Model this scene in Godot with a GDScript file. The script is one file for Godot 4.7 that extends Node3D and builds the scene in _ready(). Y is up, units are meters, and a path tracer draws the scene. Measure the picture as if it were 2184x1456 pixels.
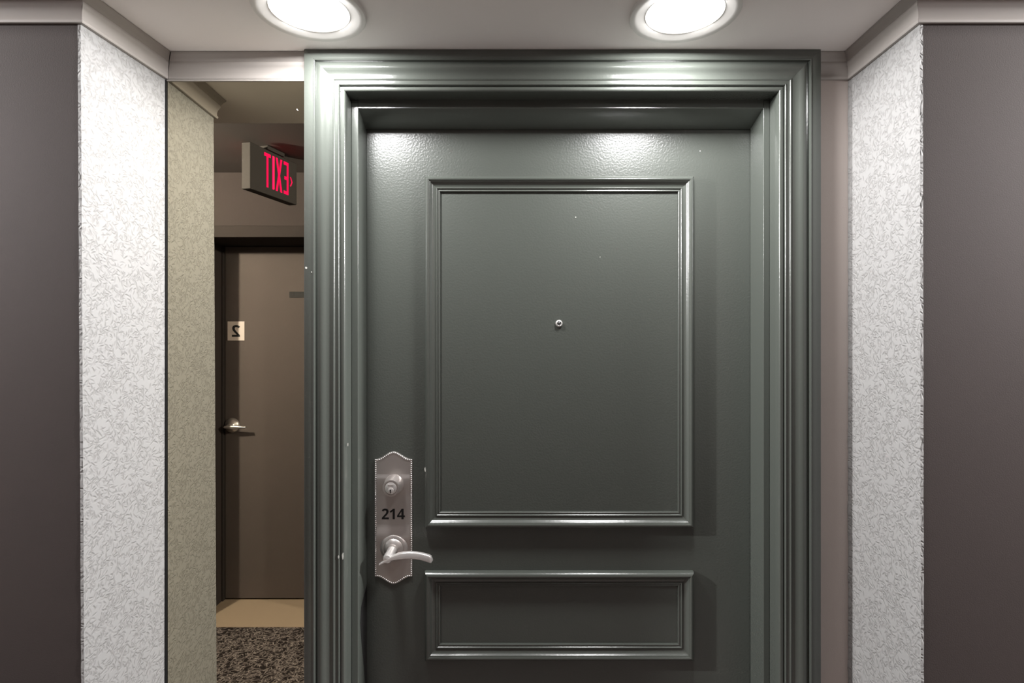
extends Node3D
# Axes: z = 0 is the back wall of the door alcove, +z runs into the corridor, x = 0 and EYE are the camera's.
# Heights in tables below are given above the floor through y(h) = EYE + h.
const EYE := 1.55
const CEIL := EYE + 0.611        # alcove ceiling
const CEIL2 := EYE + 0.838       # corridor ceiling
const CROWN := EYE + 0.5566      # underside of the crown trim
const FRONT := 0.2235            # plane of the corridor wall the alcove is cut into
const FAR := 1.692               # opposite corridor wall
const XL := -4.0
const XR := 4.0
const SLAB := -0.098             # face of the entrance door

var M := {}
var names := {}


# ---------------------------------------------------------------- mesh builder
class MB:
	var v := PackedVector3Array()
	var n := PackedVector3Array()
	var uv := PackedVector2Array()

	func tri(a: Vector3, b: Vector3, c: Vector3, na: Vector3, nb: Vector3, nc: Vector3) -> void:
		if (c - a).cross(b - a).dot(na + nb + nc) < 0.0:
			v.append_array([a, c, b]); n.append_array([na, nc, nb])
		else:
			v.append_array([a, b, c]); n.append_array([na, nb, nc])

	func quad(a: Vector3, b: Vector3, c: Vector3, d: Vector3, na: Vector3, nb := Vector3.INF, nc := Vector3.INF, nd := Vector3.INF) -> void:
		if nb == Vector3.INF:
			nb = na; nc = na; nd = na
		tri(a, b, c, na, nb, nc)
		tri(a, c, d, na, nc, nd)

	func box(lo: Vector3, hi: Vector3, r := 0.0) -> void:
		var c := (lo + hi) / 2.0
		var h := (hi - lo) / 2.0
		r = minf(r, minf(h.x, minf(h.y, h.z)) * 0.9)
		var i := h - Vector3(r, r, r)
		for ax in 3:
			for s in [-1.0, 1.0]:
				var nn := Vector3.ZERO; nn[ax] = s
				var u := (ax + 1) % 3
				var w := (ax + 2) % 3
				var p := []
				for q in [[-1, -1], [1, -1], [1, 1], [-1, 1]]:
					var t := Vector3.ZERO
					t[ax] = s * h[ax]; t[u] = q[0] * i[u]; t[w] = q[1] * i[w]
					p.append(c + t)
				quad(p[0], p[1], p[2], p[3], nn)
		if r <= 0.0:
			return
		for ax in 3:
			var u := (ax + 1) % 3
			var w := (ax + 2) % 3
			for su in [-1.0, 1.0]:
				for sw in [-1.0, 1.0]:
					var nu := Vector3.ZERO; nu[u] = su
					var nw := Vector3.ZERO; nw[w] = sw
					var a := Vector3.ZERO; a[u] = su * h[u]; a[w] = sw * i[w]; a[ax] = -i[ax]
					var b := a; b[ax] = i[ax]
					var d := Vector3.ZERO; d[u] = su * i[u]; d[w] = sw * h[w]; d[ax] = -i[ax]
					var e := d; e[ax] = i[ax]
					quad(c + a, c + b, c + e, c + d, nu, nu, nw, nw)
		for sx in [-1.0, 1.0]:
			for sy in [-1.0, 1.0]:
				for sz in [-1.0, 1.0]:
					tri(c + Vector3(sx * h.x, sy * i.y, sz * i.z), c + Vector3(sx * i.x, sy * h.y, sz * i.z), c + Vector3(sx * i.x, sy * i.y, sz * h.z), Vector3(sx, 0, 0), Vector3(0, sy, 0), Vector3(0, 0, sz))

	# eight corners: 0-3 one end (loop), 4-7 the other end
	func hexa(p: Array) -> void:
		var c := Vector3.ZERO
		for q in p:
			c += q / 8.0
		for f in [[0, 1, 2, 3], [4, 5, 6, 7], [0, 1, 5, 4], [1, 2, 6, 5], [2, 3, 7, 6], [3, 0, 4, 7]]:
			var nn: Vector3 = (p[f[2]] - p[f[0]]).cross(p[f[3]] - p[f[1]]).normalized()
			if nn.dot((p[f[0]] + p[f[2]]) / 2.0 - c) < 0.0:
				nn = -nn
			quad(p[f[0]], p[f[1]], p[f[2]], p[f[3]], nn)

	# closed section prof (u, w) run from a to b; at each end a point moves along the run by mitre * u + cut * w
	func run(prof: PackedVector2Array, a: Vector3, b: Vector3, ud: Vector3, wd: Vector3, ma := 0.0, mb := 0.0, ca := 0.0, cb := 0.0, smooth := 42.0) -> void:
		var k := prof.size()
		var dir := (b - a).normalized()
		var area := 0.0
		for i in k:
			area += prof[i].cross(prof[(i + 1) % k])
		var sgn := 1.0 if area > 0.0 else -1.0
		var sn := []
		for i in k:
			var e: Vector2 = (prof[(i + 1) % k] - prof[i]).normalized()
			sn.append(Vector2(e.y, -e.x) * sgn)
		var lim := cos(deg_to_rad(smooth))
		for i in k:
			var j := (i + 1) % k
			var n0: Vector2 = sn[i]
			var n1: Vector2 = sn[i]
			var pv: Vector2 = sn[(i + k - 1) % k]
			var nx: Vector2 = sn[j]
			if pv.dot(n0) > lim: n0 = (pv + n0).normalized()
			if nx.dot(n1) > lim: n1 = (nx + n1).normalized()
			var N0 := ud * n0.x + wd * n0.y
			var N1 := ud * n1.x + wd * n1.y
			var p := prof[i]
			var q := prof[j]
			var A := a + ud * p.x + wd * p.y
			var B := b + ud * p.x + wd * p.y
			var C := b + ud * q.x + wd * q.y
			var D := a + ud * q.x + wd * q.y
			A += dir * (ma * p.x + ca * p.y); D += dir * (ma * q.x + ca * q.y)
			B += dir * (mb * p.x + cb * p.y); C += dir * (mb * q.x + cb * q.y)
			quad(A, B, C, D, N0, N0, N1, N1)
		var t := Geometry2D.triangulate_polygon(prof)
		for i in range(0, t.size(), 3):
			for e in 2:
				var o := a if e == 0 else b
				var m := ma if e == 0 else mb
				var cc := ca if e == 0 else cb
				var w := []
				for s in 3:
					var p := prof[t[i + s]]
					w.append(o + ud * p.x + wd * p.y + dir * (m * p.x + cc * p.y))
				var nn := -dir if e == 0 else dir
				tri(w[0], w[1], w[2], nn, nn, nn)

	# (radius, height) turned round axis ax through o
	func lathe(pr: PackedVector2Array, o: Vector3, ax: Vector3, seg := 40, smooth := 40.0) -> void:
		var u := ax.cross(Vector3.UP if absf(ax.y) < 0.9 else Vector3.RIGHT).normalized()
		var w := ax.cross(u)
		var lim := cos(deg_to_rad(smooth))
		var sn := []
		for i in pr.size() - 1:
			var e := (pr[i + 1] - pr[i]).normalized()
			sn.append(Vector2(e.y, -e.x))
		for i in pr.size() - 1:
			var n0: Vector2 = sn[i]
			var n1: Vector2 = sn[i]
			if i > 0 and sn[i - 1].dot(n0) > lim: n0 = (sn[i - 1] + n0).normalized()
			if i < sn.size() - 1 and sn[i + 1].dot(n1) > lim: n1 = (sn[i + 1] + n1).normalized()
			for s in seg:
				var d := []
				for q in 2:
					var an := TAU * (s + q) / seg
					d.append(u * cos(an) + w * sin(an))
				var a: Vector3 = o + d[0] * pr[i].x + ax * pr[i].y
				var b: Vector3 = o + d[1] * pr[i].x + ax * pr[i].y
				var c: Vector3 = o + d[1] * pr[i + 1].x + ax * pr[i + 1].y
				var e: Vector3 = o + d[0] * pr[i + 1].x + ax * pr[i + 1].y
				quad(a, b, c, e, d[0] * n0.x + ax * n0.y, d[1] * n0.x + ax * n0.y, d[1] * n1.x + ax * n1.y, d[0] * n1.x + ax * n1.y)

	# flat outline (counter-clockwise or not) in the plane (o, ud, vd), from depth 0 to t along nd, rim rounded by r
	func slab(poly: PackedVector2Array, o: Vector3, ud: Vector3, vd: Vector3, nd: Vector3, t: float, r := 0.0) -> void:
		var top := poly
		if r > 0.0:
			var inn := Geometry2D.offset_polygon(poly, -r, Geometry2D.JOIN_MITER)
			if inn.size() > 0 and inn[0].size() == poly.size():
				# match the first vertex
				var best := 0
				for i in inn[0].size():
					if inn[0][i].distance_to(poly[0]) < inn[0][best].distance_to(poly[0]): best = i
				var re := PackedVector2Array()
				var same := Geometry2D.is_polygon_clockwise(inn[0]) == Geometry2D.is_polygon_clockwise(poly)
				for i in poly.size():
					re.append(inn[0][posmod(best + (i if same else -i), poly.size())])
				top = re
			else:
				r = 0.0
		var idx := Geometry2D.triangulate_polygon(top)
		for i in range(0, idx.size(), 3):
			var p := []
			for s in 3:
				p.append(o + ud * top[idx[i + s]].x + vd * top[idx[i + s]].y + nd * t)
			tri(p[0], p[1], p[2], nd, nd, nd)
		var cw := Geometry2D.is_polygon_clockwise(poly)
		for i in poly.size():
			var j := (i + 1) % poly.size()
			var e := (poly[j] - poly[i]).normalized()
			var on := Vector2(e.y, -e.x) * (-1.0 if cw else 1.0)
			var N := ud * on.x + vd * on.y
			var a := o + ud * poly[i].x + vd * poly[i].y
			var b := o + ud * poly[j].x + vd * poly[j].y
			quad(a, b, b + nd * (t - r), a + nd * (t - r), N)
			if r > 0.0:
				var c := o + ud * top[i].x + vd * top[i].y + nd * t
				var d := o + ud * top[j].x + vd * top[j].y + nd * t
				quad(a + nd * (t - r), b + nd * (t - r), d, c, N, N, nd, nd)

	# rings of equal size, closed round, joined in order
	func loft(rings: Array) -> void:
		var k: int = rings[0].size()
		for i in rings.size() - 1:
			for j in k:
				var q := (j + 1) % k
				var nn := []
				for e in [[i, j], [i, q], [i + 1, q], [i + 1, j]]:
					var ri: int = e[0]
					var rj: int = e[1]
					var along: Vector3 = rings[mini(ri + 1, rings.size() - 1)][rj] - rings[maxi(ri - 1, 0)][rj]
					var round_: Vector3 = rings[ri][(rj + 1) % k] - rings[ri][(rj + k - 1) % k]
					var nrm := along.cross(round_).normalized()
					var mid := Vector3.ZERO
					for p in rings[ri]: mid += p / k
					if nrm.dot(rings[ri][rj] - mid) < 0.0: nrm = -nrm
					nn.append(nrm)
				quad(rings[i][j], rings[i][q], rings[i + 1][q], rings[i + 1][j], nn[0], nn[1], nn[2], nn[3])
		for e in [0, rings.size() - 1]:
			var mid := Vector3.ZERO
			for p in rings[e]: mid += p / k
			var o: Vector3 = rings[1][0] if e == 0 else rings[e - 1][0]
			var nn2: Vector3 = (rings[e][0] - o).normalized()
			for j in k:
				tri(mid, rings[e][j], rings[e][(j + 1) % k], nn2, nn2, nn2)

	func mesh() -> ArrayMesh:
		var a := []
		a.resize(Mesh.ARRAY_MAX)
		a[Mesh.ARRAY_VERTEX] = v
		a[Mesh.ARRAY_NORMAL] = n
		if uv.size() == v.size():
			a[Mesh.ARRAY_TEX_UV] = uv
		var m := ArrayMesh.new()
		m.add_surface_from_arrays(Mesh.PRIMITIVE_TRIANGLES, a)
		return m


func numbered(s: String) -> String:
	if not names.has(s):
		names[s] = 0
		return s
	names[s] += 1
	return "%s_%03d" % [s, names[s]]


func tag(o: Node3D, label: String, category: String, kind := "", group := "") -> Node3D:
	o.set_meta("label", label)
	o.set_meta("category", category)
	if kind: o.set_meta("kind", kind)
	if group: o.set_meta("group", group)
	return o


func thing(called: String, label: String, category: String, at := Vector3.ZERO, kind := "", group := "") -> Node3D:
	var o := Node3D.new()
	o.name = numbered(called)
	o.position = at
	add_child(o, true)
	return tag(o, label, category, kind, group)


func put(called: String, b: MB, mat: Material, parent: Node3D = self) -> MeshInstance3D:
	var o := MeshInstance3D.new()
	o.mesh = b.mesh()
	o.material_override = mat
	if parent == self:
		o.name = numbered(called)
	else:
		var k := 0
		var nm := called
		while parent.has_node(nm):
			k += 1
			nm = "%s_%03d" % [called, k]
		o.name = nm
	parent.add_child(o, true)
	return o


func flat(c: Color, rough: float, spec := 0.5, metal := 0.0) -> StandardMaterial3D:
	var m := StandardMaterial3D.new()
	m.albedo_color = c
	m.roughness = rough
	m.metallic_specular = spec
	m.metallic = metal
	return m


func relief(m: StandardMaterial3D, t: Texture2D, size: float, cm: float) -> void:
	m.uv1_triplanar = true
	m.uv1_world_triplanar = true
	m.uv1_scale = Vector3.ONE / size
	m.heightmap_enabled = true
	m.heightmap_texture = t
	m.heightmap_scale = cm


func noise_tex(freq: float, oct: int, sd: int, px := 512) -> NoiseTexture2D:
	var f := FastNoiseLite.new()
	f.noise_type = FastNoiseLite.TYPE_SIMPLEX_SMOOTH
	f.frequency = freq
	f.fractal_octaves = oct
	f.seed = sd
	var t := NoiseTexture2D.new()
	t.width = px; t.height = px
	t.seamless = true
	t.noise = f
	return t


# short curved strokes strewn over a wrapping square; dense where a slow noise is high
func strokes(px: int, count: int, lmin: float, lmax: float, wide: float, sd: int, clump: float) -> PackedFloat32Array:
	var rg := RandomNumberGenerator.new()
	rg.seed = sd
	var f := FastNoiseLite.new()
	f.frequency = 0.012 * 1024.0 / px
	f.seed = sd
	var a := PackedFloat32Array()
	a.resize(px * px)
	var r := int(ceil(wide))
	for s in count:
		var p := Vector2(rg.randf() * px, rg.randf() * px)
		if f.get_noise_2d(p.x, p.y) * 0.5 + 0.5 + rg.randf_range(-0.25, 0.25) < clump:
			continue
		var an := rg.randf() * TAU
		var bend := rg.randf_range(-0.09, 0.09)
		var len := rg.randf_range(lmin, lmax)
		var up := rg.randf_range(0.35, 1.0)
		var d := 0.0
		while d < len:
			var fade := sin(PI * clampf(d / len, 0.0, 1.0))
			for oy in range(-r, r + 1):
				for ox in range(-r, r + 1):
					var x := int(floor(p.x)) + ox
					var y := int(floor(p.y)) + oy
					var q := Vector2(x + 0.5, y + 0.5).distance_to(p) / wide
					if q < 1.0:
						var k := posmod(y, px) * px + posmod(x, px)
						a[k] = maxf(a[k], up * fade * (1.0 - q * q))
			p += Vector2(cos(an), sin(an)) * 1.4
			an += bend
			d += 1.4
	return a


func grey_image(a: PackedFloat32Array, px: int, lo: float, hi: float) -> ImageTexture:
	var bytes := PackedByteArray()
	bytes.resize(px * px)
	for i in px * px:
		bytes[i] = int(clampf(lerpf(lo, hi, a[i]), 0.0, 1.0) * 255.0)
	return ImageTexture.create_from_image(Image.create_from_data(px, px, false, Image.FORMAT_L8, bytes))


func colour_image(a: PackedFloat32Array, px: int, c0: Color, c1: Color) -> ImageTexture:
	var bytes := PackedByteArray()
	bytes.resize(px * px * 3)
	for i in px * px:
		var c := c0.lerp(c1, clampf(a[i], 0.0, 1.0))
		bytes[i * 3] = int(c.r * 255.0); bytes[i * 3 + 1] = int(c.g * 255.0); bytes[i * 3 + 2] = int(c.b * 255.0)
	return ImageTexture.create_from_image(Image.create_from_data(px, px, false, Image.FORMAT_RGB8, bytes))


func materials() -> void:
	var orange_peel := noise_tex(0.035, 3, 7)
	var fine := noise_tex(0.09, 2, 9)
	M.green = flat(Color8(80, 84, 79), 0.31, 0.62)
	relief(M.green, orange_peel, 0.12, 0.022)
	M.green_gloss = flat(Color8(80, 84, 79), 0.22, 0.7)
	relief(M.green_gloss, orange_peel, 0.15, 0.010)
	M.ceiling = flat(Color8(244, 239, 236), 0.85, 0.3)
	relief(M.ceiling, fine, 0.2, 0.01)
	M.ceiling_dim = flat(Color8(92, 85, 83), 0.85, 0.3)  # darkened copy of the ceiling material; corridor dimness put into its colour
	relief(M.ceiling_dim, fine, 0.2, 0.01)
	M.trim = flat(Color8(168, 162, 157), 0.42)
	M.taupe = flat(Color8(62, 55, 53), 0.8, 0.3)
	relief(M.taupe, fine, 0.15, 0.012)
	M.strip = flat(Color8(206, 195, 189), 0.75, 0.3)
	relief(M.strip, fine, 0.15, 0.012)
	M.grey_door = flat(Color8(90, 81, 77), 0.7, 0.3)
	M.frame = flat(Color8(58, 53, 51), 0.9, 0.15)
	M.nickel = flat(Color8(212, 206, 202), 0.34, 0.5, 0.82)
	M.nickel_bright = flat(Color8(242, 239, 236), 0.25, 0.5, 0.62)
	M.chip = flat(Color8(205, 205, 198), 0.5)
	M.black = flat(Color8(14, 13, 13), 0.5)
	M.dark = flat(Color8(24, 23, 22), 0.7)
	M.mirror = flat(Color8(184, 177, 157), 0.0, 0.5, 1.0)
	M.white_plastic = flat(Color8(225, 222, 218), 0.45)
	M.sign_body = flat(Color8(80, 76, 74), 0.9, 0.2)
	M.lino = flat(Color8(166, 146, 124), 0.5)
	M.plaque = flat(Color8(214, 200, 192), 0.4)
	var led := flat(Color8(255, 252, 248), 0.5)
	led.emission_enabled = true
	led.emission = Color8(255, 250, 244)
	led.emission_energy_multiplier = 2.5
	M.led = led
	var red := flat(Color8(255, 20, 60), 0.4)
	red.emission_enabled = true
	red.emission = Color(1.0, 0.0, 0.42)
	red.emission_energy_multiplier = 1.0
	M.red = red
	var w := strokes(512, 8000, 9.0, 20.0, 2.2, 21, 0.45)
	M.paper = flat(Color.WHITE, 0.7, 0.35)
	relief(M.paper, grey_image(w, 512, 0.75, 0.15), 0.44, 0.18)
	M.paper.albedo_texture = colour_image(w, 512, Color8(156, 155, 154), Color8(131, 130, 128))
	var c := strokes(512, 5000, 12.0, 32.0, 2.8, 5, 0.3)
	M.carpet = flat(Color.WHITE, 0.95, 0.2)
	relief(M.carpet, grey_image(c, 512, 0.2, 1.0), 0.62, 0.4)
	M.carpet.albedo_texture = colour_image(c, 512, Color8(40, 34, 33), Color8(172, 160, 154))


func y(h: float) -> float:
	return EYE + h


func downlight(at: Vector3, label: String, group: String, energy: float, col: Color) -> void:
	var o := thing("ceiling_light", label, "ceiling light", at, "", group)
	var b := MB.new()
	b.lathe(PackedVector2Array([Vector2(0.104, 0.004), Vector2(0.104, -0.0040), Vector2(0.1025, -0.0062), Vector2(0.100, -0.0066), Vector2(0.090, -0.0052), Vector2(0.080, -0.0036), Vector2(0.0732, -0.0024), Vector2(0.0728, 0.002)]), Vector3.ZERO, Vector3.UP, 64)
	put("trim_ring", b, M.white_plastic, o)
	b = MB.new()
	b.lathe(PackedVector2Array([Vector2(0.0731, -0.0010), Vector2(0.0731, -0.0015), Vector2(0.055, -0.0018), Vector2(0.03, -0.0019), Vector2(0.0, -0.0020)]), Vector3.ZERO, Vector3.UP, 64)
	put("diffuser", b, M.led, o)
	var l := AreaLight3D.new()
	l.name = "lamp"
	l.area_size = Vector2(0.13, 0.13)
	l.light_energy = energy
	l.light_color = col
	l.shadow_enabled = true
	l.area_range = 12.0
	l.position = Vector3(0, -0.0026, 0)
	l.rotation.x = -PI / 2
	o.add_child(l, true)


func fill_lamp(at: Vector3, label: String, energy: float, col: Color) -> void:  # fill light added out of view, shaped as a frosted bowl lamp
	var o := thing("fill_light", label, "ceiling light", at)
	var b := MB.new()
	b.lathe(PackedVector2Array([Vector2(0.0, 0.0), Vector2(0.135, 0.0), Vector2(0.135, -0.018), Vector2(0.128, -0.022), Vector2(0.0, -0.022)]), Vector3.ZERO, Vector3.UP, 48)
	put("base_plate", b, M.white_plastic, o)
	b = MB.new()
	b.lathe(PackedVector2Array([Vector2(0.0, -0.022), Vector2(0.012, -0.022), Vector2(0.012, -0.150), Vector2(0.0, -0.150)]), Vector3.ZERO, Vector3.UP, 24)
	put("stem", b, M.nickel, o)
	b = MB.new()
	var pr := PackedVector2Array([Vector2(0.0, -0.1402)])
	for i in 11:
		var a := PI / 2 * i / 10.0
		pr.append(Vector2(0.125 * cos(a), -0.140 - 0.085 * sin(a)))
	b.lathe(pr, Vector3.ZERO, Vector3.UP, 48)
	put("glass_shade", b, M.led, o)
	var l := OmniLight3D.new()
	l.name = "lamp"
	l.light_energy = energy
	l.light_color = col
	l.light_size = 0.03
	l.omni_range = 14.0
	l.omni_attenuation = 2.0
	l.shadow_enabled = true
	l.position = Vector3(0, -0.182, 0)
	o.add_child(l, true)


func _ready() -> void:
	# ------------------------------------------------------------ camera, air, exposure
	var cam := Camera3D.new()
	cam.name = "camera"
	cam.projection = Camera3D.PROJECTION_FRUSTUM
	cam.near = 0.05
	cam.far = 50.0
	cam.size = 1456.0 / 1180.0 * 0.05
	cam.frustum_offset = Vector2(-11.0, -20.0) / 1180.0 * 0.05
	cam.position = Vector3(0, EYE, 1.225)
	add_child(cam)
	var env := Environment.new()
	env.background_mode = Environment.BG_COLOR
	env.background_color = Color(0, 0, 0)
	env.tonemap_mode = Environment.TONE_MAPPER_LINEAR
	env.tonemap_exposure = 1.32
	env.sdfgi_enabled = true
	env.ssao_enabled = true
	env.ssil_enabled = true
	var we := WorldEnvironment.new()
	we.name = "world_environment"
	we.environment = env
	add_child(we)
	materials()
	# ------------------------------------------------------------ lamps
	var warm := Color8(255, 254, 254)
	downlight(Vector3(-0.394, CEIL, 0.174), "round white ceiling downlight glowing above the green door, nearer the mirror", "alcove downlights", 0.75, warm)
	downlight(Vector3(0.320, CEIL, 0.168), "round white ceiling downlight glowing above the green door, farther from the mirror", "alcove downlights", 0.75, warm)
	fill_lamp(Vector3(2.1, CEIL2, 0.58), "added unseen fill lamp, frosted bowl on a short stem, away from the mirror", 7.4, warm)
	fill_lamp(Vector3(-2.06, CEIL2, 0.58), "added unseen fill lamp, frosted bowl on a short stem, past the exit sign", 4.8, warm)
	shell()
	alcove_trim()
	mirror()
	casing()
	entrance_door()
	opposite_door()
	exit_sign()


func shell() -> void:
	var b := MB.new()
	# floor under the carpet
	b.box(Vector3(XL, -0.12, -0.3), Vector3(XR, 0.0, 2.3))
	tag(put("floor", b, M.carpet), "dark corridor carpet flecked with short pale loops", "floor", "structure")
	b = MB.new()
	b.box(Vector3(-1.70, 0.0, FAR), Vector3(-0.72, 0.003, FAR + 0.32))
	tag(put("floor", b, M.lino), "bare beige floor strip in the recess of the numbered door", "floor", "structure")
	# ceilings
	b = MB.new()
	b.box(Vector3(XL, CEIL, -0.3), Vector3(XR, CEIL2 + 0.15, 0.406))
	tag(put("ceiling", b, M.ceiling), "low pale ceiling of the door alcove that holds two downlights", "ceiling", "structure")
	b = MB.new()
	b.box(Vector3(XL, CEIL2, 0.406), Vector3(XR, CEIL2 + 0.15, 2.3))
	tag(put("ceiling", b, M.ceiling_dim), "higher corridor ceiling above the exit sign, its dimness put into the colour", "ceiling", "structure")
	# back wall round the door opening
	b = MB.new()
	b.box(Vector3(-1.0, 0, -0.16), Vector3(-0.389, CEIL, 0.0))
	b.box(Vector3(0.585, 0, -0.16), Vector3(1.0, CEIL, 0.0))
	b.box(Vector3(-0.389, y(0.537), -0.16), Vector3(0.585, CEIL, 0.0))
	b.box(Vector3(-1.0, 0, -0.30), Vector3(1.0, CEIL, -0.16))
	tag(put("wall_back", b, M.strip), "narrow plain taupe back wall around the green door frame", "wall", "structure")
	# corridor walls on both sides of the alcove, their alcove faces papered
	for s in [-1, 1]:
		b = MB.new()
		var pb := MB.new()
		var fx0 := -0.7895 if s < 0 else 0.728     # front edge at crown height
		var fx1 := -0.7780 if s < 0 else 0.7315    # front edge at the floor
		var bx0 := -0.7747 if s < 0 else 0.7352
		var bx1 := -0.7775 if s < 0 else 0.7352
		var ox := XL if s < 0 else XR
		var g: float = 0.0046 * s
		b.hexa([Vector3(ox, 0, 0), Vector3(ox, 0, FRONT), Vector3(fx1 + g, 0, FRONT), Vector3(bx1 + g, 0, 0), Vector3(ox, CEIL, 0), Vector3(ox, CEIL, FRONT), Vector3(fx0 + g, CEIL, FRONT), Vector3(bx0 + g, CEIL, 0)])
		b.box(Vector3(minf(ox, 0.79 * s), 0, -0.3), Vector3(maxf(ox, 0.79 * s), CEIL, 0.0))
		var w := put("wall_left" if s < 0 else "wall_right", b, M.taupe)
		tag(w, "dim taupe corridor wall beside the mirror side of the alcove" if s < 0 else "dim taupe corridor wall on the side of the alcove away from the mirror", "wall", "structure")
		# paper: a thin sheet in small steps so that its back edge buckles and its front edge is ragged
		var rg := RandomNumberGenerator.new()
		rg.seed = 40 + s
		var rows := 150
		var cols := [0.0, 0.012, 0.03, 0.06, 0.14, 1.0]
		var grid := []
		var f := FastNoiseLite.new()
		f.frequency = 0.02
		f.seed = 3 + s
		for i in rows + 1:
			var hh := CEIL * i / rows
			var k := float(i) / rows
			var fx := lerpf(fx1, fx0, k)
			var bx := lerpf(bx1, bx0, k)
			var row := []
			var buck := (0.0022 + 0.0035 * absf(f.get_noise_1d(i * 14.0))) if s > 0 else 0.0
			var rag := rg.randf_range(0.0, 0.0012)
			for c in cols.size():
				var q: float = cols[c]
				var zz := lerpf(0.0005, FRONT + 0.0006 + rag * 0.7, q)
				var lift: float = [1.0, 0.55, 0.1, 0.35, 0.0, 0.0][c] * buck
				row.append(Vector3(lerpf(bx, fx, q) - lift * s, hh, zz))
			grid.append(row)
		for i in rows:
			for c in cols.size() - 1:
				var q := [grid[i][c], grid[i][c + 1], grid[i + 1][c + 1], grid[i + 1][c]]
				var nn: Vector3 = (q[2] - q[0]).cross(q[3] - q[1]).normalized()
				if nn.x * s > 0: nn = -nn
				pb.quad(q[0], q[1], q[2], q[3], nn)
			var e0: Vector3 = grid[i][cols.size() - 1]
			var e1: Vector3 = grid[i + 1][cols.size() - 1]
			pb.quad(e0, e1, e1 + Vector3(0.0056 * s, 0, 0.0), e0 + Vector3(0.0056 * s, 0, 0.0), Vector3(0, 0, 1))
		var pm := put("wallpaper", pb, M.paper, w)
		pm.set_meta("label", "white fibre-embossed wallpaper")
	# opposite wall with the recess of the numbered door
	b = MB.new()
	b.box(Vector3(XL, 0, FAR), Vector3(-1.70, CEIL2, FAR + 0.5))
	b.box(Vector3(-0.72, 0, FAR), Vector3(XR, CEIL2, FAR + 0.5))
	b.box(Vector3(-1.70, y(0.556), FAR), Vector3(-0.72, CEIL2, FAR + 0.5))
	b.box(Vector3(-1.70, 0, FAR + 0.36), Vector3(-0.72, y(0.556), FAR + 0.5))
	tag(put("wall_opposite", b, M.taupe), "taupe corridor wall above the recessed door, seen only in the mirror", "wall", "structure")
	for s in [-1, 1]:
		b = MB.new()
		var x0 := XL if s < 0 else XR
		b.box(Vector3(x0 if s > 0 else x0 - 0.15, 0, -0.3), Vector3(x0 + 0.15 if s > 0 else x0, CEIL2 + 0.15, 2.3))
		tag(put("wall_end", b, M.taupe), "far end wall of the corridor past the exit sign" if s < 0 else "far end wall of the corridor away from the exit sign", "wall", "structure")


func alcove_trim() -> void:
	# crown strip: x of the section runs up from its lower edge, y stands out from the wall
	var p := PackedVector2Array([Vector2(0, 0), Vector2(0, 0.0065), Vector2(0.002, 0.0080), Vector2(0.0055, 0.0080), Vector2(0.0075, 0.0062), Vector2(0.014, 0.0062), Vector2(0.021, 0.0075), Vector2(0.027, 0.0098), Vector2(0.029, 0.0118),
		Vector2(0.033, 0.0125), Vector2(0.0362, 0.0118), Vector2(0.0375, 0.0135), Vector2(0.043, 0.0160), Vector2(0.048, 0.0195), Vector2(0.0515, 0.0220), Vector2(0.0535, 0.0220), Vector2(0.0544, 0.0)])
	var up := Vector3.UP
	var lb := Vector3(-0.7747, CROWN, 0)
	var lf := Vector3(-0.7890, CROWN, FRONT)
	var rb := Vector3(0.7352, CROWN, 0)
	var rf := Vector3(0.7285, CROWN, FRONT)
	var t := thing("trim_1", "pale ribbed crown trim running round the top of the alcove walls", "crown trim", Vector3.ZERO, "structure")
	var b := MB.new()
	b.run(p, lb, Vector3(-0.4603, CROWN, 0), up, Vector3(0, 0, 1), 0, 0, 1.0, 0)
	put("crown_strip", b, M.trim, t)
	b = MB.new()
	b.run(p, Vector3(0.6563, CROWN, 0), rb, up, Vector3(0, 0, 1), 0, 0, 0, -1.0)
	put("crown_strip", b, M.trim, t)
	b = MB.new()
	var dl := (lf - lb).normalized()
	b.run(p, lb, lf, up, Vector3(dl.z, 0, -dl.x), 0, 0, 1.0, 1.0)
	put("crown_strip", b, M.trim, t)
	b = MB.new()
	var dr := (rf - rb).normalized()
	b.run(p, rb, rf, up, Vector3(-dr.z, 0, dr.x), 0, 0, 1.0, 1.0)
	put("crown_strip", b, M.trim, t)
	b = MB.new()
	b.run(p, Vector3(XL, CROWN, FRONT), lf, up, Vector3(0, 0, 1), 0, 0, 0, 1.0)
	put("crown_strip", b, M.trim, t)
	b = MB.new()
	b.run(p, rf, Vector3(XR, CROWN, FRONT), up, Vector3(0, 0, 1), 0, 0, -1.0, 0)
	put("crown_strip", b, M.trim, t)


func mirror() -> void:
	var o := thing("wall_mirror", "tall narrow bronze-tinted mirror between the papered alcove wall and the green casing", "mirror", Vector3(-0.6, 0, 0))
	var b := MB.new()
	b.box(Vector3(-0.1712, 0.12, 0.0006), Vector3(0.139, CROWN - 0.0030, 0.0056), 0.0004)
	put("glass_plate", b, M.mirror, o)
	b = MB.new()
	b.box(Vector3(-0.1745, 0.12, 0.0003), Vector3(-0.1712, CROWN - 0.002, 0.0075))
	put("edge_gap", b, M.black, o)
	b = MB.new()
	b.box(Vector3(-0.1712, CROWN - 0.0046, 0.0056), Vector3(0.139, CROWN - 0.0008, 0.0082), 0.0006)
	put("top_channel", b, M.trim, o)
	b = MB.new()
	b.hexa([Vector3(0.1137, y(0.4905), 0.0056), Vector3(0.1150, y(0.4920), 0.0056), Vector3(0.1178, y(0.4880), 0.0056), Vector3(0.1170, y(0.4872), 0.0056), Vector3(0.1137, y(0.4905), 0.0062), Vector3(0.1150, y(0.4920), 0.0062), Vector3(0.1178, y(0.4880), 0.0062), Vector3(0.1170, y(0.4872), 0.0062)])
	put("paint_fleck", b, M.white_plastic, o)


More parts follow.
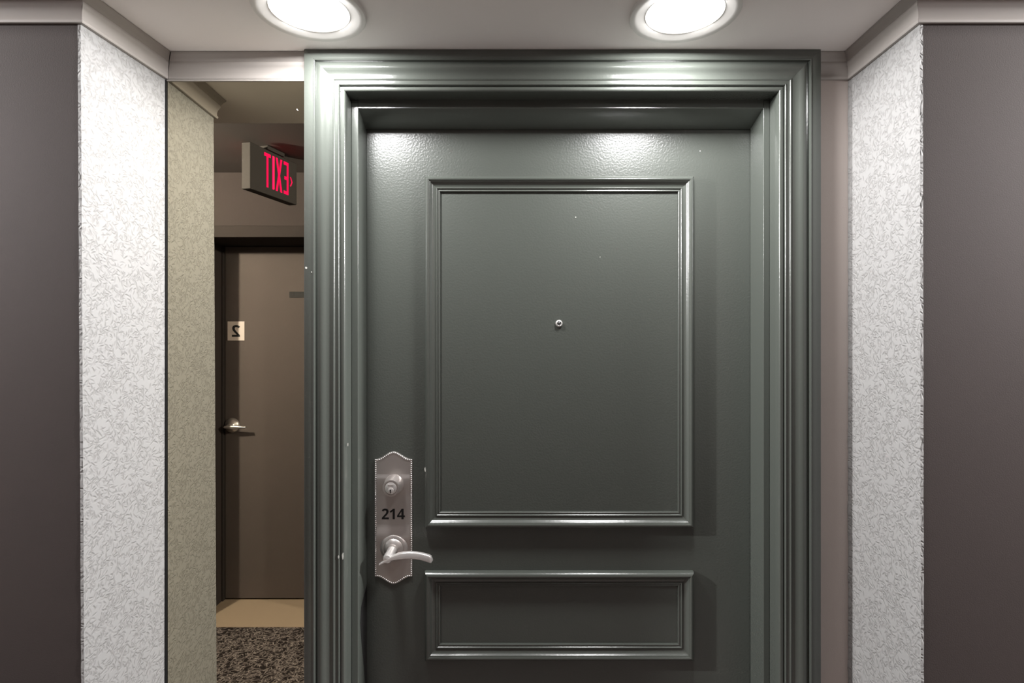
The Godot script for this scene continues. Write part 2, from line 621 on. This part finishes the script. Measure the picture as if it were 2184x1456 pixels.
func casing_profile() -> PackedVector2Array:
	# x across from the outer edge to the opening, y out of the wall
	return PackedVector2Array([Vector2(0, 0), Vector2(0, 0.0295), Vector2(0.0008, 0.0300), Vector2(0.0190, 0.0300), Vector2(0.0200, 0.0312), Vector2(0.0215, 0.0316), Vector2(0.0230, 0.0308), Vector2(0.0236, 0.0255), Vector2(0.0244, 0.0235),
		Vector2(0.0280, 0.0262), Vector2(0.0320, 0.0282), Vector2(0.0360, 0.0290), Vector2(0.0400, 0.0280), Vector2(0.0440, 0.0255), Vector2(0.0475, 0.0235), Vector2(0.0530, 0.0225), Vector2(0.0590, 0.0225), Vector2(0.0600, 0.0238),
		Vector2(0.0615, 0.0246), Vector2(0.0630, 0.0240), Vector2(0.0640, 0.0222), Vector2(0.0700, 0.0218), Vector2(0.0712, 0.0232), Vector2(0.0726, 0.0234), Vector2(0.0738, 0.0222), Vector2(0.0744, 0.0165), Vector2(0.0764, 0.0165),
		Vector2(0.0770, 0.0198), Vector2(0.0790, 0.0206), Vector2(0.0825, 0.0206), Vector2(0.0845, 0.0196), Vector2(0.0856, 0.0172), Vector2(0.0856, 0.0)])


func casing() -> void:
	var o := thing("trim_2", "glossy dark green moulded casing, jamb and stop framing the entrance door", "door frame", Vector3.ZERO, "structure")
	var p := casing_profile()
	var xl := -0.4603
	var xr := 0.6563
	var yt := CEIL - 0.0006
	var b := MB.new()
	b.run(p, Vector3(xl, 0, 0), Vector3(xl, yt, 0), Vector3.RIGHT, Vector3.BACK, 0, -1.0)
	put("casing_board", b, M.green_gloss, o)
	b = MB.new()
	b.run(p, Vector3(xr, 0, 0), Vector3(xr, yt, 0), Vector3.LEFT, Vector3.BACK, 0, -1.0)
	put("casing_board", b, M.green_gloss, o)
	b = MB.new()
	b.run(p, Vector3(xl, yt, 0), Vector3(xr, yt, 0), Vector3.DOWN, Vector3.BACK, 1.0, -1.0)
	put("casing_board", b, M.green_gloss, o)
	for q in [[653.0, 571.0, 0.0300, 5.0, 6.0], [664.5, 580.0, 0.0300, 4.0, 3.0], [722.0, 1187.0, 0.0236, 4.0, 8.0], [731.0, 1186.0, 0.0208, 4.0, 20.0], [699.0, 1448.0, 0.0226, 3.0, 16.0], [742.0, 948.0, 0.0190, 3.0, 10.0]]:
		var d: float = 1.225 - q[2]
		chip(o, Vector3((q[0] - 1103.0) * d / 1180.0, y((708.0 - q[1]) * d / 1180.0), q[2] - 0.0002), q[3] * d / 1180.0, q[4] * d / 1180.0)
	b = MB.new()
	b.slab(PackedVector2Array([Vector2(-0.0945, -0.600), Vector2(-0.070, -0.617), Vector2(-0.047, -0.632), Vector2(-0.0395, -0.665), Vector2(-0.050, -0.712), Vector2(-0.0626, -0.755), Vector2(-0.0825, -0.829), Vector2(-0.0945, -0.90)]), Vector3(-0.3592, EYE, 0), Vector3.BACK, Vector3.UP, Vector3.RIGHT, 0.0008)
	put("stop_notch_shade", b, M.dark, o)  # dark sheet painted for the shaded notch at the back of the stop
	# jambs
	var il := -0.3748
	var ir := 0.5708
	var it := y(0.5245)
	b = MB.new()
	b.box(Vector3(il - 0.014, 0, -0.16), Vector3(il, it, 0.0175), 0.001)
	put("jamb", b, M.green_gloss, o)
	b = MB.new()
	b.box(Vector3(ir, 0, -0.16), Vector3(ir + 0.014, it, 0.0175), 0.001)
	put("jamb", b, M.green_gloss, o)
	b = MB.new()
	b.box(Vector3(il - 0.014, it, -0.16), Vector3(ir + 0.014, it + 0.0125, 0.0175), 0.001)
	put("jamb", b, M.green_gloss, o)
	# stops
	b = MB.new()
	b.box(Vector3(il, 0, SLAB + 0.003), Vector3(-0.3590, it, -0.025), 0.0016)
	put("stop", b, M.green_gloss, o)
	b = MB.new()
	b.box(Vector3(0.5562, 0, SLAB + 0.003), Vector3(ir, it, -0.025), 0.0016)
	put("stop", b, M.green_gloss, o)
	b = MB.new()
	b.run(PackedVector2Array([Vector2(it - EYE, -0.025), Vector2(0.5060, -0.025), Vector2(0.5050, -0.0262), Vector2(0.4835, SLAB + 0.003), Vector2(it - EYE, SLAB + 0.003)]), Vector3(-0.3590, EYE, 0), Vector3(0.5562, EYE, 0), Vector3.UP, Vector3.BACK)
	put("stop", b, M.green_gloss, o)


func chip(o: Node3D, at: Vector3, w: float, h: float, nd := Vector3.BACK) -> void:
	var b := MB.new()
	var poly := PackedVector2Array()
	var rg := RandomNumberGenerator.new()
	rg.seed = int(absf(at.x * 7919.0 + at.y * 104729.0))
	for i in 9:
		var a := TAU * i / 9.0
		var q := rg.randf_range(0.55, 1.0)
		poly.append(Vector2(cos(a) * w * q, sin(a) * h * q) * 0.5)
	b.slab(poly, at, Vector3.RIGHT, Vector3.UP, nd, 0.0006)
	put("paint_chip", b, M.chip, o)


func panel_moulding(o: Node3D, x0: float, x1: float, y0: float, y1: float) -> void:
	# x inward from the outer edge, y out of the door face
	var p := PackedVector2Array([Vector2(0, -0.001), Vector2(0, 0.0085), Vector2(0.0015, 0.0130), Vector2(0.0045, 0.0165), Vector2(0.0080, 0.0175), Vector2(0.0108, 0.0160), Vector2(0.0112, 0.0146), Vector2(0.0128, 0.0142), Vector2(0.0140, 0.0126),
		Vector2(0.0165, 0.0090), Vector2(0.0195, 0.0066), Vector2(0.0255, 0.0054), Vector2(0.0262, 0.0068), Vector2(0.0280, 0.0078), Vector2(0.0298, 0.0068), Vector2(0.0306, 0.0046), Vector2(0.0322, 0.0056), Vector2(0.0342, 0.0058), Vector2(0.0358, 0.0044), Vector2(0.0364, -0.001)])
	var z := SLAB
	for e in [[Vector3(x0, y1, z), Vector3(x1, y1, z), Vector3.DOWN], [Vector3(x0, y0, z), Vector3(x1, y0, z), Vector3.UP], [Vector3(x0, y0, z), Vector3(x0, y1, z), Vector3.RIGHT], [Vector3(x1, y0, z), Vector3(x1, y1, z), Vector3.LEFT]]:
		var b := MB.new()
		b.run(p, e[0], e[1], e[2], Vector3.BACK, 1.0, -1.0)
		put("panel_moulding", b, M.green_gloss, o)


func entrance_door() -> void:
	var o := thing("door_1", "dark green two-panel apartment door with nickel lock plate numbered 214", "door", Vector3.ZERO, "structure")
	var b := MB.new()
	b.box(Vector3(-0.3720, 0.008, SLAB - 0.045), Vector3(0.5690, y(0.512), SLAB), 0.0015)
	put("door_leaf", b, M.green, o)
	panel_moulding(o, -0.2195, 0.4195, y(-0.4640), y(0.3700))
	panel_moulding(o, -0.2195, 0.4195, y(-0.7790), y(-0.5690))
	for q in [[906.5, 1001.0, 0.0165, 4.0, 12.0], [910.0, 1329.0, 0.0150, 4.0, 6.0], [1228.0, 463.0, 0.0, 4.0, 2.5], [1280.0, 548.0, 0.0, 3.0, 2.0], [1493.0, 322.0, 0.0, 3.0, 3.0], [1602.0, 1202.0, 0.001, 3.0, 5.0]]:
		var d: float = 1.225 - SLAB - q[2]
		chip(o, Vector3((q[0] - 1103.0) * d / 1180.0, y((708.0 - q[1]) * d / 1180.0), SLAB + q[2] - 0.0003), q[3] * d / 1180.0, q[4] * d / 1180.0)
	# peephole
	b = MB.new()
	var pc := Vector3(0.1000, y(0.0205), SLAB)
	b.lathe(PackedVector2Array([Vector2(0.0086, 0), Vector2(0.0086, 0.0022), Vector2(0.0080, 0.0034), Vector2(0.0062, 0.0054), Vector2(0.0056, 0.0057), Vector2(0.0050, 0.0052), Vector2(0.0048, 0.002)]), pc, Vector3.BACK, 32)
	var ph := put("peephole", b, M.nickel_bright, o)
	b = MB.new()
	b.lathe(PackedVector2Array([Vector2(0.0050, 0.002), Vector2(0.0044, 0.0038), Vector2(0.0028, 0.0052), Vector2(0.0, 0.0058)]), pc, Vector3.BACK, 24, 80.0)
	var lens := flat(Color8(40, 40, 40), 0.05, 0.8)
	lens.clearcoat_enabled = true
	put("lens", b, lens, ph)
	lockset(o)


func plate_outline(grow: float) -> PackedVector2Array:
	# half width 45 mm, shoulders at +-0.140, ogee up to the peaks at 0.157
	var half := 0.0450 - grow
	var r := PackedVector2Array()
	for s in [1.0, -1.0]:
		for i in 25:
			var k := i / 24.0
			var xx: float = half * (1.0 - 2.0 * k) * s
			var q := absf(1.0 - 2.0 * k)
			var rise := 0.0185 * (0.5 + 0.5 * cos(PI * pow(q, 0.9)))
			r.append(Vector2(xx, s * (0.1395 - grow * (0.6 if q > 0.9 else 1.0) + rise)))
	return r


func lockset(o: Node3D) -> void:
	var c := Vector3(-0.2952, y(-0.4430), SLAB)
	var b := MB.new()
	b.slab(plate_outline(0.0), c, Vector3.RIGHT, Vector3.UP, Vector3.BACK, 0.0030, 0.0008)
	var plate := put("lock_plate", b, M.nickel, o)
	plate.set_meta("label", "satin nickel lock plate with beaded border")
	# swells added across the plate to shape bright bands above deadbolt and lever
	b = MB.new()
	for w in [[y(-0.3370), 0.013, 0.0032], [y(-0.4560), 0.030, 0.0060]]:
		var sec := PackedVector2Array([Vector2(0, 0.0020)])
		for i in 13:
			sec.append(Vector2(-w[1] * i / 12.0, 0.0029 + w[2] * smoothstep(0.0, 1.0, i / 12.0)))
		for i in 9:
			sec.append(Vector2(-w[1] - (0.058 - w[1]) * (i + 1) / 9.0, 0.0029 + w[2] * (1.0 - smoothstep(0.0, 1.0, (i + 1) / 9.0))))
		sec.append(Vector2(-0.058, 0.0020))
		b.run(sec, Vector3(c.x - 0.0396, w[0], SLAB), Vector3(c.x + 0.0396, w[0], SLAB), Vector3.UP, Vector3.BACK)
	put("highlight_swell", b, M.nickel, plate)
	# border of beads, too small to pick apart
	b = MB.new()
	var line := plate_outline(0.0024)
	line.append(line[0])
	var cur := Curve2D.new()
	for q in line: cur.add_point(q)
	var total := cur.get_baked_length()
	var count := int(round(total / 0.0047))
	for i in count:
		var q := cur.sample_baked(total * i / count)
		var at := c + Vector3(q.x, q.y, 0.0026)
		b.lathe(PackedVector2Array([Vector2(0.0021, 0.0), Vector2(0.0018, 0.0011), Vector2(0.0011, 0.0018), Vector2(0.0, 0.0021)]), at, Vector3.BACK, 10, 80.0)
	put("beaded_border", b, M.nickel_bright, plate).set_meta("kind", "stuff")
	# deadbolt
	var dc := Vector3(-0.2935, y(-0.3625), SLAB + 0.0028)
	b = MB.new()
	b.lathe(PackedVector2Array([Vector2(0.0236, 0), Vector2(0.0236, 0.003), Vector2(0.0228, 0.006), Vector2(0.0196, 0.0335), Vector2(0.0190, 0.0352), Vector2(0.0176, 0.0358), Vector2(0.0150, 0.0355), Vector2(0.0145, 0.0345), Vector2(0.0, 0.0345)]), dc, Vector3.BACK, 48)
	put("deadbolt_cylinder", b, M.nickel, plate)
	b = MB.new()
	b.lathe(PackedVector2Array([Vector2(0.0136, 0.0345), Vector2(0.0136, 0.0356), Vector2(0.0128, 0.0362), Vector2(0.0, 0.0362)]), dc, Vector3.BACK, 40)
	put("cylinder_face", b, M.nickel_bright, plate)
	var kc := dc + Vector3(0, -0.0055, 0)
	b = MB.new()
	b.lathe(PackedVector2Array([Vector2(0.0070, 0.0362), Vector2(0.0070, 0.0374), Vector2(0.0062, 0.0380), Vector2(0.0, 0.0380)]), kc, Vector3.BACK, 32)
	put("key_plug", b, M.nickel_bright, plate)
	b = MB.new()
	b.box(kc + Vector3(-0.0010, -0.0052, 0.0378), kc + Vector3(0.0010, 0.0030, 0.0384))
	b.box(kc + Vector3(-0.0020, -0.0010, 0.0378), kc + Vector3(0.0010, 0.0018, 0.0384))
	put("keyway", b, M.black, plate)
	b = MB.new()
	b.box(dc + Vector3(-0.0065, 0.0058, 0.0362), dc + Vector3(0.0065, 0.0078, 0.0366), 0.0001)
	put("stamped_bar", b, M.nickel, plate)
	# number
	digits("214", "door_number", Vector3(-0.2955, y(-0.4335), SLAB + 0.0031), 0.0252, 0.055, plate, M.black)
	# lever
	var rc := Vector3(-0.2938, y(-0.5130), SLAB + 0.0028)
	b = MB.new()
	b.lathe(PackedVector2Array([Vector2(0.0335, 0), Vector2(0.0335, 0.0020), Vector2(0.0322, 0.0046), Vector2(0.0290, 0.0080), Vector2(0.0245, 0.0100), Vector2(0.0235, 0.0096), Vector2(0.0215, 0.0120), Vector2(0.0170, 0.0150), Vector2(0.0135, 0.0172), Vector2(0.0128, 0.0215), Vector2(0.0, 0.0215)]), rc, Vector3.BACK, 48)
	put("lever_rose", b, M.nickel, plate)
	b = MB.new()
	b.lathe(PackedVector2Array([Vector2(0.0112, 0.020), Vector2(0.0106, 0.045), Vector2(0.0108, 0.066), Vector2(0.0085, 0.0710), Vector2(0.0, 0.0722)]), rc, Vector3.BACK, 36)
	put("lever_neck", b, M.nickel_bright, plate)
	b = MB.new()
	var rings := []
	var steps := 36
	for i in steps + 1:
		var k := float(i) / steps
		var x := lerpf(-0.0185, 0.1020, k)
		# arch: low pointed tail, crest about 45 mm along, falling to the blunt end
		var yy := 0.0115 - 0.0205 * pow(absf((x - 0.047) / 0.0655), 2.0) - 0.0035
		if x > 0.047: yy = 0.0080 - 0.0135 * pow((x - 0.047) / 0.055, 2.0)
		var zz := 0.0665 - 0.006 * pow(maxf(0.0, x - 0.03) / 0.07, 2.0)
		var tall := lerpf(0.0018, 0.0078, clampf(k / 0.40, 0.0, 1.0)) + 0.0010 * clampf((k - 0.5) / 0.5, 0, 1)
		var deep := lerpf(0.0050, 0.0062, clampf(k / 0.3, 0.0, 1.0))
		if k > 0.95:
			var e := sqrt(maxf(0.02, 1.0 - pow((k - 0.95) / 0.05, 2.0)))
			tall *= e; deep *= e
		var ring := []
		for j in 16:
			var a := TAU * j / 16.0
			var cs := signf(cos(a)) * pow(absf(cos(a)), 0.55)
			var sn := signf(sin(a)) * pow(absf(sin(a)), 0.55)
			ring.append(rc + Vector3(x, yy + sn * tall, zz + cs * deep))
		rings.append(ring)
	b.loft(rings)
	put("lever_handle", b, M.nickel_bright, plate)


func digits(txt: String, called: String, at: Vector3, tall: float, wide: float, parent: Node3D, mat: Material, turn := 0.0) -> void:
	var f := SystemFont.new()
	f.font_names = PackedStringArray(["Droid Sans"])
	f.font_weight = 700
	var t := TextMesh.new()
	t.text = txt
	t.font = f
	t.font_size = 64
	t.pixel_size = 0.001
	t.depth = 0.01
	t.curve_step = 1.0
	var box := t.get_aabb()
	var sy := tall / box.size.y
	var sx := sy if wide <= 0.0 else wide / box.size.x
	var o := MeshInstance3D.new()
	o.name = called
	o.mesh = t
	o.material_override = mat
	var ctr := box.get_center()
	var bs := Basis(Vector3.UP, turn) * Basis.from_scale(Vector3(sx, sy, 0.06))
	o.transform = Transform3D(bs, at - bs * Vector3(ctr.x, ctr.y, ctr.z))
	parent.add_child(o, true)


func opposite_door() -> void:
	var zf := FAR + 0.292
	var tr := thing("trim_3", "grey-brown frame lining the recess of the numbered corridor door", "door frame", Vector3.ZERO, "structure")
	var b := MB.new()
	b.box(Vector3(-1.80, y(0.496), FAR - 0.012), Vector3(-0.62, y(0.557), FAR + 0.02), 0.002)
	put("header_board", b, M.frame, tr)
	b = MB.new()
	b.box(Vector3(-1.70, y(0.496), FAR + 0.02), Vector3(-0.72, y(0.510), zf + 0.01))
	put("head_lining", b, M.frame, tr)
	b = MB.new()
	b.box(Vector3(-1.70, 0.003, zf - 0.02), Vector3(-1.690, y(0.496), zf + 0.04), 0.002)
	put("jamb", b, M.frame, tr)
	var o := thing("door_2", "plain flush grey-brown corridor door bearing a plaque with a 2, reflected in the mirror", "door", Vector3.ZERO, "structure")
	b = MB.new()
	b.box(Vector3(-1.688, 0.012, zf), Vector3(-0.775, y(0.494), zf + 0.045), 0.002)
	put("door_leaf", b, M.grey_door, o)
	b = MB.new()
	b.box(Vector3(-1.6725, y(-0.049), zf - 0.004), Vector3(-1.5745, y(0.062), zf), 0.001)
	var pl := put("number_plaque", b, M.plaque, o)
	digits("2", "plaque_digit", Vector3(-1.623, y(0.007), zf - 0.0045), 0.068, 0.047, pl, M.black, PI)
	# lever set
	var rc := Vector3(-1.645, y(-0.538), zf)
	b = MB.new()
	b.lathe(PackedVector2Array([Vector2(0.042, 0), Vector2(0.042, 0.006), Vector2(0.036, 0.014), Vector2(0.024, 0.022), Vector2(0.016, 0.030), Vector2(0.012, 0.050), Vector2(0.0, 0.052)]), rc, Vector3.FORWARD, 36)
	var lv := put("lever_rose", b, M.nickel, o)
	b = MB.new()
	var rings := []
	for i in 17:
		var k := i / 16.0
		var x := lerpf(-0.018, 0.105, k)
		var s := 0.0115 * (0.55 + 0.45 * sin(PI * clampf(k * 1.2, 0.0, 1.0)))
		var ring := []
		for j in 14:
			var a := TAU * j / 14.0
			ring.append(rc + Vector3(x, -0.002 + sin(a) * s, -0.056 + cos(a) * 0.008))
		rings.append(ring)
	b.loft(rings)
	put("lever_handle", b, M.nickel, lv)
	# small dark lettered strip higher on the leaf, illegible in the photograph
	b = MB.new()
	b.box(Vector3(-1.316, y(0.199), zf - 0.003), Vector3(-1.12, y(0.233), zf), 0.0008)
	put("dark_nameplate", b, M.dark, o)
	b = MB.new()
	var rg := RandomNumberGenerator.new()
	rg.seed = 12
	for i in 5:
		var x := -1.305 + i * 0.037
		b.box(Vector3(x, y(0.207), zf - 0.0038), Vector3(x + rg.randf_range(0.014, 0.026), y(0.211), zf - 0.0028))
		b.box(Vector3(x, y(0.220), zf - 0.0038), Vector3(x + rg.randf_range(0.012, 0.026), y(0.224), zf - 0.0028))
	put("worn_lettering", b, M.frame, o).set_meta("kind", "stuff")


func exit_sign() -> void:
	var u := Vector3(-0.235, 0, -0.972).normalized()
	var n := Vector3(-u.z, 0, u.x)
	var mid := Vector3(-1.109, y(0.722), 1.324)
	var o := thing("exit_sign", "lit red EXIT sign hung from the corridor ceiling and reflected in the mirror", "exit sign")
	o.transform = Transform3D(Basis(u, Vector3.UP, n), mid - n * 0.024)
	var b := MB.new()
	b.box(Vector3(-0.162, -0.104, -0.023), Vector3(0.162, 0.098, 0.023), 0.004)
	put("housing", b, M.sign_body, o)
	b = MB.new()
	b.box(Vector3(-0.06, 0.098, -0.03), Vector3(0.06, CEIL2 - mid.y, 0.03), 0.003)
	put("canopy", b, M.sign_body, o)
	var h := 0.076
	var sw := 0.0115
	var shapes := [
		[[0, -h], [0.034, -h], [0.034, -h + 0.015], [sw, -h + 0.015], [sw, -0.0075], [0.029, -0.0075], [0.029, 0.0075], [sw, 0.0075], [sw, h - 0.015], [0.034, h - 0.015], [0.034, h], [0, h]],
		[[0, -h], [0.0125, -h], [0.0225, -0.021], [0.0325, -h], [0.045, -h], [0.0290, 0.0], [0.045, h], [0.0325, h], [0.0225, 0.021], [0.0125, h], [0, h], [0.0160, 0.0]],
		[[0, -h], [sw, -h], [sw, h], [0, h]],
		[[0.0155, -h], [0.0270, -h], [0.0270, h - 0.015], [0.0425, h - 0.015], [0.0425, h], [0, h], [0, h - 0.015], [0.0155, h - 0.015]],
	]
	var starts := [-0.0935, -0.0480, 0.0090, 0.0330]
	var names_ := ["letter", "letter", "letter", "letter"]
	for side in [1.0, -1.0]:
		for i in 4:
			b = MB.new()
			var poly := PackedVector2Array()
			for q in shapes[i]: poly.append(Vector2(q[0] + starts[i], q[1]))
			b.slab(poly, Vector3(0, 0.004, 0.0225 * side), Vector3.RIGHT * side, Vector3.UP, Vector3.BACK * side, 0.0025)
			put(names_[i], b, M.red, o)
		b = MB.new()
		var cx := -0.124 if side > 0 else 0.124
		b.slab(PackedVector2Array([Vector2(cx, 0), Vector2(cx + 0.012, 0.022), Vector2(cx + 0.018, 0.022), Vector2(cx + 0.0065, 0), Vector2(cx + 0.018, -0.022), Vector2(cx + 0.012, -0.022)]) if side > 0 else PackedVector2Array([Vector2(-cx, 0), Vector2(-cx + 0.012, 0.022), Vector2(-cx + 0.018, 0.022), Vector2(-cx + 0.0065, 0), Vector2(-cx + 0.018, -0.022), Vector2(-cx + 0.012, -0.022)]), Vector3(0, -0.004, 0.0225 * side), Vector3.RIGHT * side, Vector3.UP, Vector3.BACK * side, 0.0025)
		put("chevron", b, M.red, o)
		var l := AreaLight3D.new()
		l.name = "glow_front" if side > 0 else "glow_rear"
		l.area_size = Vector2(0.0105, 0.148)
		l.light_color = Color(1.0, 0.04, 0.16)
		l.light_energy = 0.004
		l.area_range = 6.0
		l.shadow_enabled = true
		l.position = Vector3(0.01475 * side, 0.004, 0.0256 * side)
		l.rotation.y = PI if side > 0 else 0.0
		o.add_child(l, true)
